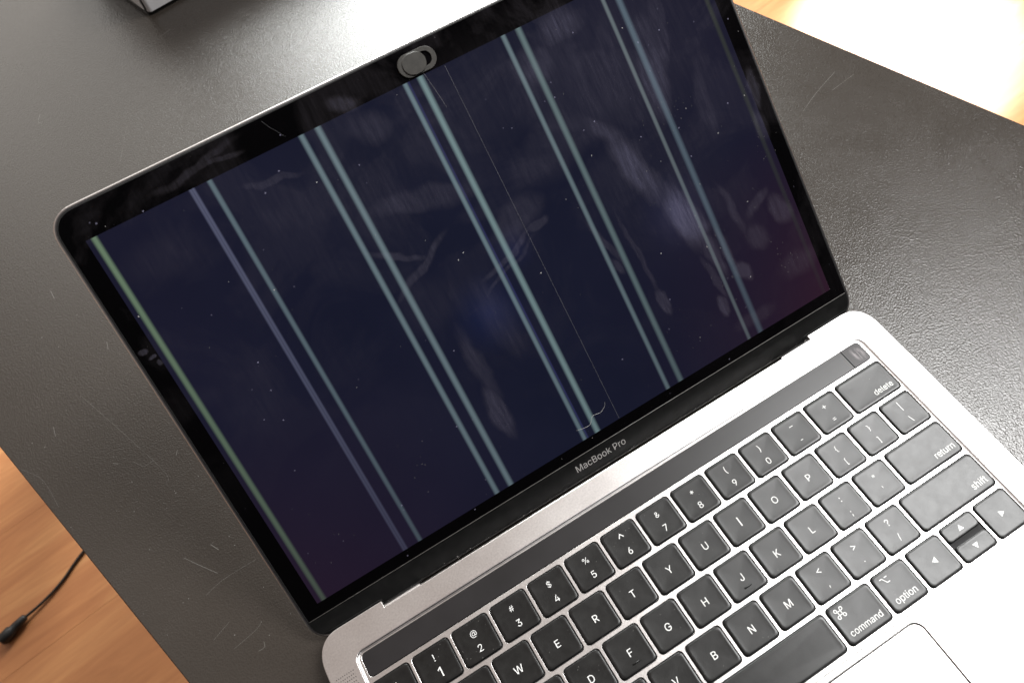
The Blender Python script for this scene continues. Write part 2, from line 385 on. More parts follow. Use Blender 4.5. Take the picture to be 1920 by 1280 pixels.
def inset(loop, d):
    n = len(loop); out = []
    for i in range(n):
        p0, p1, p2 = loop[i - 1], loop[i], loop[(i + 1) % n]
        def nrm(a_, b_):
            dx, dy = b_[0] - a_[0], b_[1] - a_[1]; l_ = math.hypot(dx, dy)
            return None if l_ < 1e-9 else (-dy / l_, dx / l_)
        n1, n2 = nrm(p0, p1), nrm(p1, p2); n1 = n1 or n2; n2 = n2 or n1
        bx, by = n1[0] + n2[0], n1[1] + n2[1]; l_ = math.hypot(bx, by) or 1
        bx, by = bx / l_, by / l_; k = d / max(0.5, bx * n1[0] + by * n1[1])
        out.append((p1[0] + bx * k, p1[1] + by * k))
    return out
def tube(name, pts, r, n=8, closed_ends=True):
    vs, fs = [], []; P_ = [Vector(p_) for p_ in pts]
    rr = r if isinstance(r, (list, tuple)) else [r] * len(P_)
    for i, p_ in enumerate(P_):
        t = (P_[min(i + 1, len(P_) - 1)] - P_[max(i - 1, 0)]).normalized()
        a_ = t.cross(Vector((0, 0, 1)));
        if a_.length < 1e-4: a_ = Vector((1, 0, 0))
        a_.normalize(); c_ = t.cross(a_)
        for k in range(n):
            q = p_ + (a_ * cos(2 * pi * k / n) + c_ * sin(2 * pi * k / n)) * rr[i]; vs.append(tuple(q))
    for i in range(len(P_) - 1):
        for k in range(n):
            j = (k + 1) % n; fs.append((i * n + k, i * n + j, (i + 1) * n + j, (i + 1) * n + k))
    fs.append(tuple(range(n - 1, -1, -1))); fs.append(tuple(range((len(P_) - 1) * n, len(P_) * n)))
    return mesh(name, vs, fs)
def spline(pts, k=8):
    out = []; P_ = [Vector(p_) for p_ in pts]
    for i in range(len(P_) - 1):
        p0, p1, p2, p3 = P_[max(i - 1, 0)], P_[i], P_[i + 1], P_[min(i + 2, len(P_) - 1)]
        for j in range(k):
            t = j / k
            out.append(tuple(0.5 * ((2 * p1) + (p2 - p0) * t + (2 * p0 - 5 * p1 + 4 * p2 - p3) * t * t + (3 * p1 - p0 - 3 * p2 + p3) * t ** 3)))
    out.append(tuple(P_[-1])); return out

# lettering: flat outlines turned into thin meshes
FONT = None
try:
    import os
    fp = os.path.join(bpy.utils.resource_path('LOCAL'), 'datafiles', 'fonts', 'Inter.woff2')
    if os.path.exists(fp): FONT = bpy.data.fonts.load(fp)
except Exception: FONT = None
_tc = {}
CAPH = 0.727
from mathutils.geometry import tessellate_polygon, interpolate_bezier
def _inside(pt_, poly):
    x, y = pt_; c_ = False
    for i in range(len(poly)):
        x1, y1 = poly[i - 1]; x2, y2 = poly[i]
        if (y1 > y) != (y2 > y) and x < (x2 - x1) * (y - y1) / (y2 - y1) + x1: c_ = not c_
    return c_
def _area(poly): return sum(poly[i - 1][0] * poly[i][1] - poly[i][0] * poly[i - 1][1] for i in range(len(poly))) / 2
def text_geo(s, size=None, width=None, weight=0.0):
    """vertices / faces of a string, centred in x, baseline y=0, in mm"""
    key = (s, size, width, weight)
    if key in _tc: return _tc[key]
    if s == 'I': polys = [[(-.045, 0), (.045, 0), (.045, CAPH), (-.045, CAPH)]]
    elif s == '1': polys = [[(.05, 0), (.14, 0), (.14, CAPH), (.05, CAPH)], [(.055, CAPH - .001), (-.13, CAPH - .135), (-.13, CAPH - .225), (.052, CAPH - .10)]]
    else:
        cu = bpy.data.curves.new('t', 'FONT'); cu.body = s; cu.align_x = 'CENTER'; cu.size = 1.0; cu.resolution_u = 3
        if FONT: cu.font = FONT
        o = bpy.data.objects.new('t', cu); COL.objects.link(o); bpy.context.view_layer.update()
        cc = o.to_curve(bpy.context.evaluated_depsgraph_get()); polys = []
        for sp in cc.splines:
            bp = sp.bezier_points; q = []
            if len(bp) < 2: continue
            for i in range(len(bp)):
                a_, c_ = bp[i], bp[(i + 1) % len(bp)]
                seg = interpolate_bezier(a_.co, a_.handle_right, c_.handle_left, c_.co, 4)
                straight = (a_.handle_right - a_.co).cross(c_.co - a_.co).length < 1e-6 and (c_.handle_left - c_.co).cross(c_.co - a_.co).length < 1e-6
                q += [(v.x, v.y) for v in ([seg[0]] if straight else seg[:-1])]
            q2 = [p_ for i, p_ in enumerate(q) if math.hypot(p_[0] - q[i - 1][0], p_[1] - q[i - 1][1]) > 1e-5]
            if len(q2) > 2: polys.append(q2)
        o.to_curve_clear(); bpy.data.objects.remove(o); bpy.data.curves.remove(cu)
    big = max(polys, key=lambda q: abs(_area(q))); sg = _area(big) > 0
    outs = [q for q in polys if (_area(q) > 0) == sg]; hol = [q for q in polys if (_area(q) > 0) != sg]
    vs, fs = [], []
    for n_, ou in enumerate(outs):
        grp = [ou] + [h_ for h_ in hol if _inside(h_[0], ou)]
        tris = tessellate_polygon([[Vector((x, y, 0)) for x, y in q] for q in grp])
        flat = [p_ for q in grp for p_ in q]; o_ = len(vs)
        vs += [(x, y, n_) for x, y in flat]
        for t in tris:
            a_, b_, c_ = (flat[i] for i in t)
            ccw = (b_[0] - a_[0]) * (c_[1] - a_[1]) - (b_[1] - a_[1]) * (c_[0] - a_[0]) > 0
            fs.append(tuple(i + o_ for i in (t if ccw else t[::-1])))
    x0 = min(v[0] for v in vs); x1 = max(v[0] for v in vs)
    k = size * 0.727 / CAPH if size else width / (x1 - x0)
    cx = (x0 + x1) / 2
    vs = [((x - cx) * k, y * k, n_ * 0.0015) for x, y, n_ in vs]
    _tc[key] = (vs, fs); return _tc[key]
CAPH = max(v[1] for v in text_geo('H', size=1.0)[0]) / 0.727; _tc.clear()
def stroke(pts, wd, closed=False):
    """flat strip of constant width along a polyline"""
    n = len(pts); L_, R_ = [], []
    for i in range(n):
        a_ = pts[i - 1] if (i > 0 or closed) else pts[i]; c_ = pts[(i + 1) % n] if (i < n - 1 or closed) else pts[i]; p_ = pts[i]
        def nn_(q, r_):
            dx, dy = r_[0] - q[0], r_[1] - q[1]; l_ = math.hypot(dx, dy); return (-dy / l_, dx / l_) if l_ > 1e-9 else None
        n1 = nn_(a_, p_); n2 = nn_(p_, c_); n1 = n1 or n2; n2 = n2 or n1
        bx, by = n1[0] + n2[0], n1[1] + n2[1]; l_ = math.hypot(bx, by) or 1; bx /= l_; by /= l_
        k = wd / 2 / max(0.4, bx * n1[0] + by * n1[1]); L_.append((p_[0] + bx * k, p_[1] + by * k, 0)); R_.append((p_[0] - bx * k, p_[1] - by * k, 0))
    fs = []
    for i in range(n if closed else n - 1):
        j = (i + 1) % n; fs.append((n + i, n + j, j, i))
    return L_ + R_, fs
def merge(items):
    V_, F_ = [], []
    for (vs, fs), dx, dy, dz in items:
        o_ = len(V_); V_ += [(x + dx, y + dy, z + dz) for x, y, z in vs]; F_ += [tuple(i + o_ for i in f) for f in fs]
    return V_, F_

# ------------------------------------------------------------------ floor
FZ = -0.750
fl = bpy.data.objects.new('floor', slab('floor', [(-3200, -2400), (4200, -2400), (4200, 4200), (-3200, 4200)], -790, -752))
COL.objects.link(fl); fl.data.materials.append(JOINT); fl['kind'] = 'structure'
fa = radians(8)
PW, PL = 200.0, 1290.0
plank_me = slab('plank', rrect(0, 0, PL - 0.25, PW - 0.25, 0.5, 1), -1.9, 0, 0.10)
plank_me.materials.append(FLOOR)
for r in range(-6, 14):
    for c in range(-2, 4):
        x = c * PL + ((r * 0.37) % 1.0) * PL - 60; y = r * PW - 55
        o = bpy.data.objects.new('plank', plank_me); COL.objects.link(o); o.parent = fl
        o.location = (x * MM * cos(fa) - y * MM * sin(fa), x * MM * sin(fa) + y * MM * cos(fa), FZ)
        o.rotation_euler = (0, 0, fa)

# ------------------------------------------------------------------ desk
DZ = -11.0
desk = empty('desk', 'dark grey-brown pebbled laminate desk under the laptop', 'desk', (0, 0, FZ))
ldir = Vector((49.2, -156.0, 0)).normalized(); # along the long edges
def edge_pt(p_, t): return (p_[0] + ldir.x * t, p_[1] + ldir.y * t)
A_, B_ = (-239.5, 135.9), (286.4, 164.6)
loop = [edge_pt(A_, 700), edge_pt(B_, 640), edge_pt(B_, -900), edge_pt(A_, -940)]
# right edge follows its own measured line
loop = [(-239.5 + 0.3154 * 700, 135.9 - 700 + 20), (286.4 + 0.3385 * 640, 164.6 - 640), (286.4 - 0.3385 * 900, 164.6 + 900), (-239.5 - 0.3154 * 860, 135.9 + 860)]
def dslab(name, lp, z0, z1, bev):
    me = slab(name, lp, z0, z1, bev); me.transform(Matrix.Translation((0, 0, -FZ))); return me
link('tabletop', dslab('tabletop', loop, DZ - 28, DZ, 0.6), DESK, desk)
cxm = sum(p_[0] for p_ in loop) / 4; cym = sum(p_[1] for p_ in loop) / 4
for (x, y) in loop:
    lx, ly = x + (cxm - x) * 0.16, y + (cym - y) * 0.16
    link('leg', dslab('leg', [(lx - 20, ly - 20), (lx + 20, ly - 20), (lx + 20, ly + 20), (lx - 20, ly + 20)], -750, DZ - 28, 0), LEG, desk)
# fine scratches and lint lying on the laminate
def on_desk_strip(pts, wd): 
    return stroke([(x, y) for x, y in pts], wd)
SCR = [([(-216.6, 225.8), (-190.4, 160.2), (-190.1, 150.0)], 0.12), ([(-201.8, 171.0), (-197.5, 165.5), (-191.6, 165.8)], 0.15), ([(-194.2, 108.7), (-189.1, 101.7), (-182.3, 92.8)], 0.25), ([(-190.4, 86.1), (-180.6, 88.5), (-163.9, 88.9)], 0.14), ([(-227.2, 97.7), (-222.3, 91.9), (-215.2, 84.8)], 0.15), ([(-186.8, 56.7), (-175.4, 59.0), (-172.0, 60.9)], 0.12), ([(-181.1, 161.7), (-179.5, 164.1)], 0.4), ([(-174.0, 52.3), (-174.6, 50.0), (-177.6, 49.8)], 0.22), ([(-234.3, 215.1), (-234.6, 208.8)], 0.3), ([(-211.4, 176.1), (-209.0, 174.2)], 0.35), ([(305.5, 103.2), (275.4, 102.0), (249.8, 100.6), (226.5, 90.7), (211.1, 78.5)], 0.25), ([(261.5, 172.7), (240.5, 165.6), (224.1, 158.5)], 0.22), ([(268.7, 164.3), (249.5, 161.7)], 0.2), ([(-185.9, 460.6), (-188.5, 454.4), (-187.0, 450.9)], 0.35), ([(-136.0, 411.3), (-149.7, 380.7)], 0.2), ([(-214.6, 305.5), (-214.0, 298.4)], 0.4), ([(-80.0, 487.6), (-89.4, 484.1)], 0.3), ([(-194.2, 65.2), (-184.9, 68.9)], 0.12), ([(-180.7, 107.7), (-178.1, 103.1)], 0.4), ([(-255.2, 200.3), (-246.5, 187.9), (-242.5, 168.7)], 0.1), ([(-194.4, 250.8), (-195.1, 245.0)], 0.3), ([(-165.7, 231.4), (-166.5, 225.8)], 0.3)]
def inside_desk(x, y): return -239.5 - 0.3154 * (y - 135.9) + 3 < x < 286.4 - 0.3385 * (y - 164.6) - 3
its = []
for pts, wd in SCR:
    wd *= 0.62
    if not all(inside_desk(x, y) for x, y in pts): continue
    q = [(p_[0], p_[1], 0) for p_ in spline([(x, y, 0) for x, y in pts], 6)]
    its.append((stroke([(a_[0], a_[1]) for a_ in q], wd), 0, 0, DZ + 0.02 - FZ / MM))
rs = random.Random(3)
SPOTS = [(-246.9, 186.4), (-239.5, 154.7), (-216.6, 199.2), (-219.7, 204.4), (-174.7, 144.1), (-187.8, 143.6), (-187.8, 142.0), (-194.6, 140.5), (-194.1, 137.3), (-171.4, 106.4), (-170.6, 100.8), (-165.5, 74.8), (-212.1, 78.9), (-198.2, 72.5), (-205.6, 160.6), (-187.4, 142.3), (-201.0, 138.2), (-158.9, 56.9), (-106.3, 511.7), (-119.4, 445.8), (-156.6, 402.8), (-204.4, 379.2), (-171.2, 382.4), (-232.1, 293.1), (-219.7, 263.6), (-203.2, 304.6), (216.1, 198.4), (212.1, 175.8), (249.6, 190.6), (-257.9, 162.5), (-172.0, 60.9), (-184.8, 62.1), (-207.9, 121.8), (-178.1, 157.4), (-198.2, 92.3), (-170.9, 53.5), (-163.3, 112.2), (-135.5, 349.6), (-225.7, 353.4), (-110.9, 512.1), (-276.6, 116.0), (-103.7, 360.5), (-226.2, 93.2), (-155.6, 94.0), (-184.3, 264.3), (-63.7, 462.1), (-126.4, 352.4), (-27.6, 431.3), (-186.0, 103.9), (-246.5, 132.7), (-17.3, 462.5), (-43.7, 498.9), (-159.9, 277.5), (-193.7, 366.3), (-93.3, 300.2), (-241.4, 205.9), (-209.1, 144.7), (-187.5, 365.2), (-125.3, 217.1), (-128.8, 377.7), (-277.0, 138.4), (-261.6, 160.5), (-232.8, 105.0), (-227.6, 106.7), (-121.0, 369.3), (-156.1, 160.7), (-136.1, 246.6), (-225.7, 220.8), (-246.8, 212.2), (-130.5, 290.7), (-71.1, 364.6), (-216.8, 150.0), (-210.1, 179.5), (-201.2, 88.8), (-128.9, 122.7), (-60.6, 386.7), (-179.4, 107.8), (-190.1, 238.1), (-219.3, 94.2), (-184.8, 313.9), (-238.4, 340.8), (-198.3, 89.1), (-76.8, 281.8), (-37.8, 344.5), (-59.1, 382.3), (-117.2, 492.7), (-158.9, 101.7), (-226.9, 275.7), (-204.9, 278.9), (-96.2, 449.6), (-77.0, 312.1), (-105.9, 497.9), (-212.4, 468.3), (-234.3, 113.7), (-108.2, 218.8), (-195.0, 189.3), (274.7, 73.9), (256.8, 69.2), (183.5, 33.3), (179.8, 47.0), (317.3, 148.7), (208.5, 181.6), (221.2, 154.3), (198.4, 166.7), (164.3, 12.2), (210.8, 111.8), (171.9, 55.0), (176.4, -7.8), (163.7, 54.2), (144.5, 39.6), (126.6, 41.1), (175.4, 41.7), (240.9, 104.8), (283.5, 158.7), (150.1, 109.1), (158.0, 28.4), (143.7, 106.4), (191.8, 61.9), (229.5, 54.4), (215.9, 72.9), (261.9, 110.0), (188.0, 45.8), (108.0, 27.4), (170.6, -6.9), (192.2, 103.0), (255.0, 181.8), (189.5, 163.7), (306.3, 103.7), (270.5, 103.3), (204.5, 170.1), (227.3, 62.1), (220.3, 80.3), (183.2, 97.0), (306.3, 91.6), (275.2, 99.3), (198.9, 133.0)]
for (x, y) in SPOTS:
    if not inside_desk(x, y): continue
    s_ = rs.uniform(0.15, 0.42); a0 = rs.uniform(0, 6.28); n = rs.choice((4, 5, 6))
    vs = [(x + s_ * cos(a0 + 2 * pi * k / n) * rs.uniform(.6, 1.2), y + s_ * sin(a0 + 2 * pi * k / n) * rs.uniform(.6, 1.2), 0) for k in range(n)] + [(x, y, s_ * .5)]
    its.append(((vs, [(k, (k + 1) % n, n) for k in range(n)]), 0, 0, DZ + 0.01 - FZ / MM))
v_, f_ = merge(its)
o = link('scratches', mesh('scratches', v_, f_), LINT, desk); o['kind'] = 'stuff'

# ------------------------------------------------------------------ laptop
lap = empty('laptop', 'open space-grey laptop with a faulty striped dark screen, on the desk', 'laptop', (0, 0, 0))
U, VP = 19.074, 18.653
# case
BK, BN = 36.4, 33.3
def corner(cx, cy, rx, ry, a0, n=10, p=2.35):
    out = []
    for i in range(n + 1):
        a = radians(a0 + 90 * i / n); c, s_ = cos(a), sin(a)
        out.append((cx + rx * math.copysign(abs(c) ** (2 / p), c), cy + ry * math.copysign(abs(s_) ** (2 / p), s_)))
    return out
HX = 152.3
FR = -174.0
outline = corner(HX - 12, BK - 14, 12, 14, 0) + [(118.9, BK), (118.7, BN), (-118.7, BN), (-118.9, BK)] + corner(-HX + 12, BK - 14, 12, 14, 90) \
    + corner(-HX + 12, FR + 12, 12, 12, 180) + corner(HX - 12, FR + 12, 12, 12, 270)
WX0, WX1, WY0, WY1 = -138.7, 138.7, -85.2, 22.5
well = rrect(WX0, WY0, WX1, WY1, 4.0, 5)
padhole = rrect(-68.2, -171.5, 68.2, -87.9, 4.5, 6)
deck = link('top_case', plate('top_case', [outline, well, padhole], 0.0, 2.4, 0.45, 2), ALU, lap)
rings = [(inset(well, -0.5), 0.004), (inset(well, -0.15), -0.08), (inset(well, 0.12), -0.38), (inset(well, 1.05), -0.66)]; n = len(well)
link('well_edge', mesh('well_edge', [(x, y, z) for lp_, z in rings for x, y in lp_], [(k * n + i, k * n + (i + 1) % n, (k + 1) * n + (i + 1) % n, (k + 1) * n + i) for k in range(3) for i in range(n)]), ALU, lap)
# underside body, tucked in
body = inset(corner(HX - 12, BK - 14, 12, 14, 0) + corner(-HX + 12, BK - 14, 12, 14, 90) + corner(-HX + 12, FR + 12, 12, 12, 180) + corner(HX - 12, FR + 12, 12, 12, 270), 0.3)
n = len(body)
def layers(name, specs):
    vs, fs = [], []
    for lp, z in specs: vs += [(x, y, z) for x, y in lp]
    k = len(specs); n_ = len(specs[0][0])
    fs.append(tuple(range(n_ - 1, -1, -1))); fs.append(tuple(range((k - 1) * n_, k * n_)))
    for l_ in range(k - 1):
        for i in range(n_):
            j = (i + 1) % n_; fs.append((l_ * n_ + i, l_ * n_ + j, (l_ + 1) * n_ + j, (l_ + 1) * n_ + i))
    return mesh(name, vs, fs)
def clampback(lp, y): return [(p_[0], min(p_[1], y)) for p_ in lp]
link('bottom_case', layers('bottom_case', [(clampback(inset(body, 7), 30), -10.2), (clampback(inset(body, 3), 30), -9.2), (clampback(inset(body, 0.8), 31), -6.5), (clampback(body, 31), -2.45)]), ALU, lap)
for fx in (-125, 125):
    for fy in (10, -150):
        link('rubber_foot', slab('rubber_foot', [(fx + 8 * cos(k * pi / 8), fy + 8 * sin(k * pi / 8)) for k in range(16)], -10.95, -10.15), RUBBER, lap)
# back flanks either side of the hinge
for s in (-1, 1):
    pts = corner(HX - 12.3, BK - 14, 11.6, 13.6, 0)
    lp = pts + [(119.2, BK - 0.4), (119.2, 30)] + [(HX - 0.7, 20)]
    if s < 0: lp = [(-x, y) for x, y in lp][::-1]
    link('rear_flank', slab('rear_flank', lp, -7.5, -2.4), ALU, lap)
# keyboard web with key openings
KEYS = []   # (x0u, x1u, row, legend, optional)
def K(x0, x1, r, leg, half=None): KEYS.append((x0, x1, r, leg, half))
for i, (a_, c_) in enumerate(zip('`1234567890-=', '~!@#$%^&*()_+')): K(i, i + 1, 0, ('dual', c_, a_))
K(13, 14.5, 0, ('br', 'delete', 10.5, 10.5))
K(0, 1.5, 1, ('bl', 'tab', 5.2))
for i, a_ in enumerate('QWERTYUIOP'): K(1.5 + i, 2.5 + i, 1, ('one', a_))
K(11.5, 12.5, 1, ('dual', '{', '[')); K(12.5, 13.5, 1, ('dual', '}', ']')); K(13.5, 14.5, 1, ('dual', '|', '\\'))
K(0, 1.75, 2, ('bl', 'caps lock', 14))
for i, a_ in enumerate('ASDFGHJKL'): K(1.75 + i, 2.75 + i, 2, ('one', a_))
K(10.75, 11.75, 2, ('dual', ':', ';')); K(11.75, 12.75, 2, ('dual', '"', "'")); K(12.75, 14.5, 2, ('br', 'return', 13.3, 10.6))
K(0, 2.25, 3, ('bl', 'shift', 8))
for i, a_ in enumerate('ZXCVBNM'): K(2.25 + i, 3.25 + i, 3, ('one', a_))
K(9.25, 10.25, 3, ('dual', '<', ',')); K(10.25, 11.25, 3, ('dual', '>', '.')); K(11.25, 12.25, 3, ('dual', '?', '/')); K(12.25, 14.5, 3, ('br', 'shift', 18.1, 8.0))
K(0, 1, 4, ('bl', 'fn', 3.5)); K(1, 2, 4, ('bl', 'control', 12)); K(2, 3, 4, ('opt',)); K(3, 4.25, 4, ('cmd',))
K(4.25, 9.25, 4, ('none',)); K(9.25, 10.5, 4, ('cmd',)); K(10.5, 11.5, 4, ('opt',))
K(11.5, 12.5, 4, ('tri', 'left')); K(12.5, 13.5, 4, ('tri', 'up'), 'top'); K(12.5, 13.5, 4, ('tri', 'down'), 'bottom'); K(13.5, 14.5, 4, ('tri', 'right'))
GX, GY = 1.02, 1.27      # half gaps
def key_rect(k):
    x0, x1, r, leg, half = k
    X0 = (x0 - 7.25) * U + GX; X1 = (x1 - 7.25) * U - GX; cy = -r * VP; Y0, Y1 = cy - VP / 2 + GY, cy + VP / 2 - GY
    if half == 'top': Y0 = cy + 1.45
    if half == 'bottom': Y1 = cy - 0.75
    return X0, Y0, X1, Y1
holes = []
for k in KEYS:
    if k[4] == 'bottom': continue
    X0, Y0, X1, Y1 = key_rect(k)
    if k[4] == 'top': Y0 = -k[2] * VP - VP / 2 + GY
    holes.append(rrect(X0 - 0.40, Y0 - 0.40, X1 + 0.40, Y1 + 0.40, 1.9, 4))
TB = (-136.55, 10.65, 136.4, 21.0)
holes.append(rrect(TB[0] - 0.15, TB[1] - 0.22, TB[2] + 0.15, TB[3] + 0.15, 2.2, 5))
link('keyboard_web', plate('keyboard_web', [rrect(WX0 - 0.6, WY0 - 0.6, WX1 + 0.6, WY1 + 0.6, 4.4, 5)] + holes, -0.60, 0.8, 0.12, 1), ALU, lap)
link('keyboard_tray', slab('keyboard_tray', rrect(WX0 - 0.5, WY0 - 0.5, WX1 + 0.5, WY1 + 0.5, 4, 4), -2.2, -1.5), HOLE, lap)
# touch bar
link('touch_bar', slab('touch_bar', [(max(TB[0], x), y) for x, y in rrect(TB[0], TB[1], 140, TB[3], 1.9, 5) if x < 100] + [(125.95, TB[1]), (125.95, TB[3])], -1.5, -0.32, 0.12), BAR, lap)
lp = [p_ for p_ in rrect(100, TB[1], TB[2], TB[3], 1.9, 5) if p_[0] > 120]; k_ = max(range(len(lp)), key=lambda i: math.hypot(lp[i][0] - lp[i - 1][0], lp[i][1] - lp[i - 1][1]) if lp[i][1] < lp[i - 1][1] else -1)
lp = [(126.2, TB[1])] + sorted(lp, key=lambda p_: p_[1]) + [(126.2, TB[3])]
link('fingerprint_button', slab('fingerprint_button', lp, -1.5, -0.30, 0.12), TID, lap)
# keys
TOPZ = 0.12
_km = {}
def key_mesh(w_, h_, r):
    kk = (round(w_, 2), round(h_, 2))
    if kk in _km: return _km[kk]
    specs = []
    base = rrect(-w_ / 2, -h_ / 2, w_ / 2, h_ / 2, r, 5)
    for ins_, z in ((0.0, -1.5), (0.0, TOPZ - 0.30), (0.09, TOPZ - 0.09), (0.30, TOPZ), (1.2, TOPZ - 0.055), (2.6, TOPZ - 0.10)):
        specs.append((inset(base, ins_) if ins_ else base, z))
    vs, fs = [], []; n_ = len(base)
    for i, (lp_, z) in enumerate(specs):
        if i >= 4:   # inner rings keep clear of folding: scale instead
            kx = (w_ / 2 - specs_in[i]) / (w_ / 2); ky = (h_ / 2 - specs_in[i]) / (h_ / 2)
            lp_ = [(x * kx, y * ky) for x, y in base]
        vs += [(x, y, z) for x, y in lp_]
    c0 = len(vs); vs.append((0, 0, TOPZ - 0.125))
    for l_ in range(len(specs) - 1):
        for i in range(n_):
            j = (i + 1) % n_; fs.append((l_ * n_ + i, l_ * n_ + j, (l_ + 1) * n_ + j, (l_ + 1) * n_ + i))
    l_ = len(specs) - 1
    for i in range(n_): fs.append((l_ * n_ + i, l_ * n_ + (i + 1) % n_, c0))
    me = mesh('key', vs, fs); me.materials.append(KEY)
    for p_ in me.polygons: p_.use_smooth = True
    _km[kk] = me; return me
specs_in = {4: 1.2, 5: 2.6}
def tri(kind, s_=1.35):
    T = {'left': [(-s_ * .85, 0), (s_ * .85, -s_), (s_ * .85, s_)], 'right': [(s_ * .85, 0), (-s_ * .85, s_), (-s_ * .85, -s_)],
         'up': [(0, s_ * .85), (-s_, -s_ * .85), (s_, -s_ * .85)], 'down': [(0, -s_ * .85), (s_, s_ * .85), (-s_, s_ * .85)]}[kind]
    return [(x, y, 0) for x, y in T], [(0, 1, 2)]
def cmd_glyph(a_=0.75, r=0.62, wd=0.34):
    its_ = [(stroke([(-a_, -a_), (a_, -a_), (a_, a_), (-a_, a_)], wd, True), 0, 0, 0)]
    for sx in (-1, 1):
        for sy in (-1, 1):
            cx, cy = sx * (a_ + r), sy * (a_ + r); pts = []
            a0 = math.atan2(0, -sx)   # start where the loop meets the horizontal bar
            st = math.atan2(-sy, 0); en = math.atan2(0, -sx)
            # 270 degree arc from (cx, cy-sy*r) round the outside to (cx-sx*r, cy)
            d_ = (en - st) % (2 * pi)
            if d_ < pi: d_ = d_ - 2 * pi
            for i in range(13):
                t = st + d_ * i / 12; pts.append((cx + r * cos(t), cy + r * sin(t)))
            pts = [(sx * a_ * 0.98, cy - sy * r)] + pts + [(cx - sx * r, sy * a_ * 0.98)]
            its_.append((stroke(pts, wd), 0, 0, 0))
    return merge(its_)
def opt_glyph(wd=0.34):
    return merge([(stroke([(-1.9, 1.1), (-0.75, 1.1), (0.55, -1.1), (1.9, -1.1)], wd), 0, 0, 0), (stroke([(0.5, 1.1), (1.9, 1.1)], wd), 0, 0, 0)])
CAP = 5.85      # em size of single letters, mm
_li = 0
for k in KEYS:
    X0, Y0, X1, Y1 = key_rect(k); w_, h_ = X1 - X0, Y1 - Y0; cx, cy = (X0 + X1) / 2, (Y0 + Y1) / 2
    ko = bpy.data.objects.new('key', key_mesh(w_, h_, 1.75 if not k[4] else 1.5)); COL.objects.link(ko); ko.parent = lap
    ko.location = (cx * MM, cy * MM, 0)
    if k[4] is None and w_ < 18 and k[3][0] != 'tri':
        ko.rotation_euler = (random.uniform(-.004, .004), random.uniform(-.004, .004), random.uniform(-.003, .003))
    leg = k[3]; its = []
    kcy = cy - (-k[2] * VP)     # offset for half keys
    if leg[0] == 'one':
        its = [(text_geo(leg[1], size=CAP, weight=0.0), 0, -CAP * 0.364, 0)]
    elif leg[0] == 'dual':
        small = CAP * 0.80
        up, dn = leg[1], leg[2]
        dy_dn = -2.9 - CAP * 0.364; dy_up = 3.6 - small * 0.364
        if up in '<>_+~': dy_up = 3.6 - small * 0.36
        if up in '^"*': dy_up = 3.6 - small * 0.56
        if up == '_': dy_up = 3.9
        if dn in ',.': dy_dn = -4.1
        if dn == "'": dy_dn = -4.6
        if up in '{}|': dy_up = 3.5 - small * 0.36
        up_geo = stroke([(-1.15, -0.7), (0, 1.0), (1.15, -0.7)], 0.42) if up == '^' else text_geo(up, size=small * (1.0 if up in '#$%&@{}' else 1.2), weight=0.0)
        if up == '^': dy_up = 3.8
        its = [(up_geo, 0, dy_up, 0),
               (text_geo(dn, size=CAP * (0.95 if dn.isdigit() else 0.85), weight=0.0), 0, dy_dn, 0)]
    elif leg[0] == 'br':
        wd_ = leg[3]; its = [(text_geo(leg[1], width=wd_, weight=0.0), leg[2] - wd_ / 2, -5.6, 0)]
    elif leg[0] == 'bl':
        its = [(text_geo(leg[1], width=leg[2], weight=0.0), -w_ / 2 + 2.4 + leg[2] / 2, -5.6, 0)]
    elif leg[0] == 'cmd':
        its = [(cmd_glyph(), -6.2 if cx > 0 else 6.2, 4.4, 0), (text_geo('command', width=16.2, weight=0.0), 0, -5.4, 0)]
    elif leg[0] == 'opt':
        its = [(opt_glyph(), -3.6 if cx > 0 else 3.6, 4.6, 0), (text_geo('option', width=10.8, weight=0.0), -0.2, -5.4, 0)]
    elif leg[0] == 'tri':
        its = [(tri(leg[1]), 0, 0 if not k[4] else 0.0, 0)]
    if its:
        v_, f_ = merge(its)
        link('legend', mesh('legend', v_, f_), LEGEND_WORN if leg[0] == 'br' else LEGEND, ko).location = (0, 0, (TOPZ + 0.004) * MM)
    if leg[0] == 'one' and leg[1] in 'FJ':
        link('homing_bar', tube('homing_bar', [(-1.6, -5.0, TOPZ - 0.05), (-1.4, -5.0, TOPZ + 0.08), (1.4, -5.0, TOPZ + 0.08), (1.6, -5.0, TOPZ - 0.05)], 0.32, 8), KEY, ko, True)
# trackpad
link('trackpad', slab('trackpad', inset(padhole, 0.42), -1.8, -0.12, 0.12), PAD, lap)
link('trackpad_gap', slab('trackpad_gap', inset(padhole, -0.4), -2.35, -1.7), HOLE, lap)
# speaker grilles: little round holes drilled through the deck, built as dark pits
for sgn in (-1, 1):
    its = []
    for j in range(0, 62):
        y = 17.3 - j * 1.45
        for i in range(9):
            x = sgn * (141.6 + i * 0.98 + (0.49 if j % 2 else 0))
            if (x * sgn - 141.6) > 8.2 or y < -84: continue
            vs = [(x + 0.24 * cos(t * pi / 3), y + 0.24 * sin(t * pi / 3), 0) for t in range(6)]
            its.append(((vs, [tuple(range(6))]), 0, 0, 0.006))
    v_, f_ = merge(its)
    o = link('speaker_grille', mesh('speaker_grille', v_, f_), HOLE, lap); o['kind'] = 'stuff'
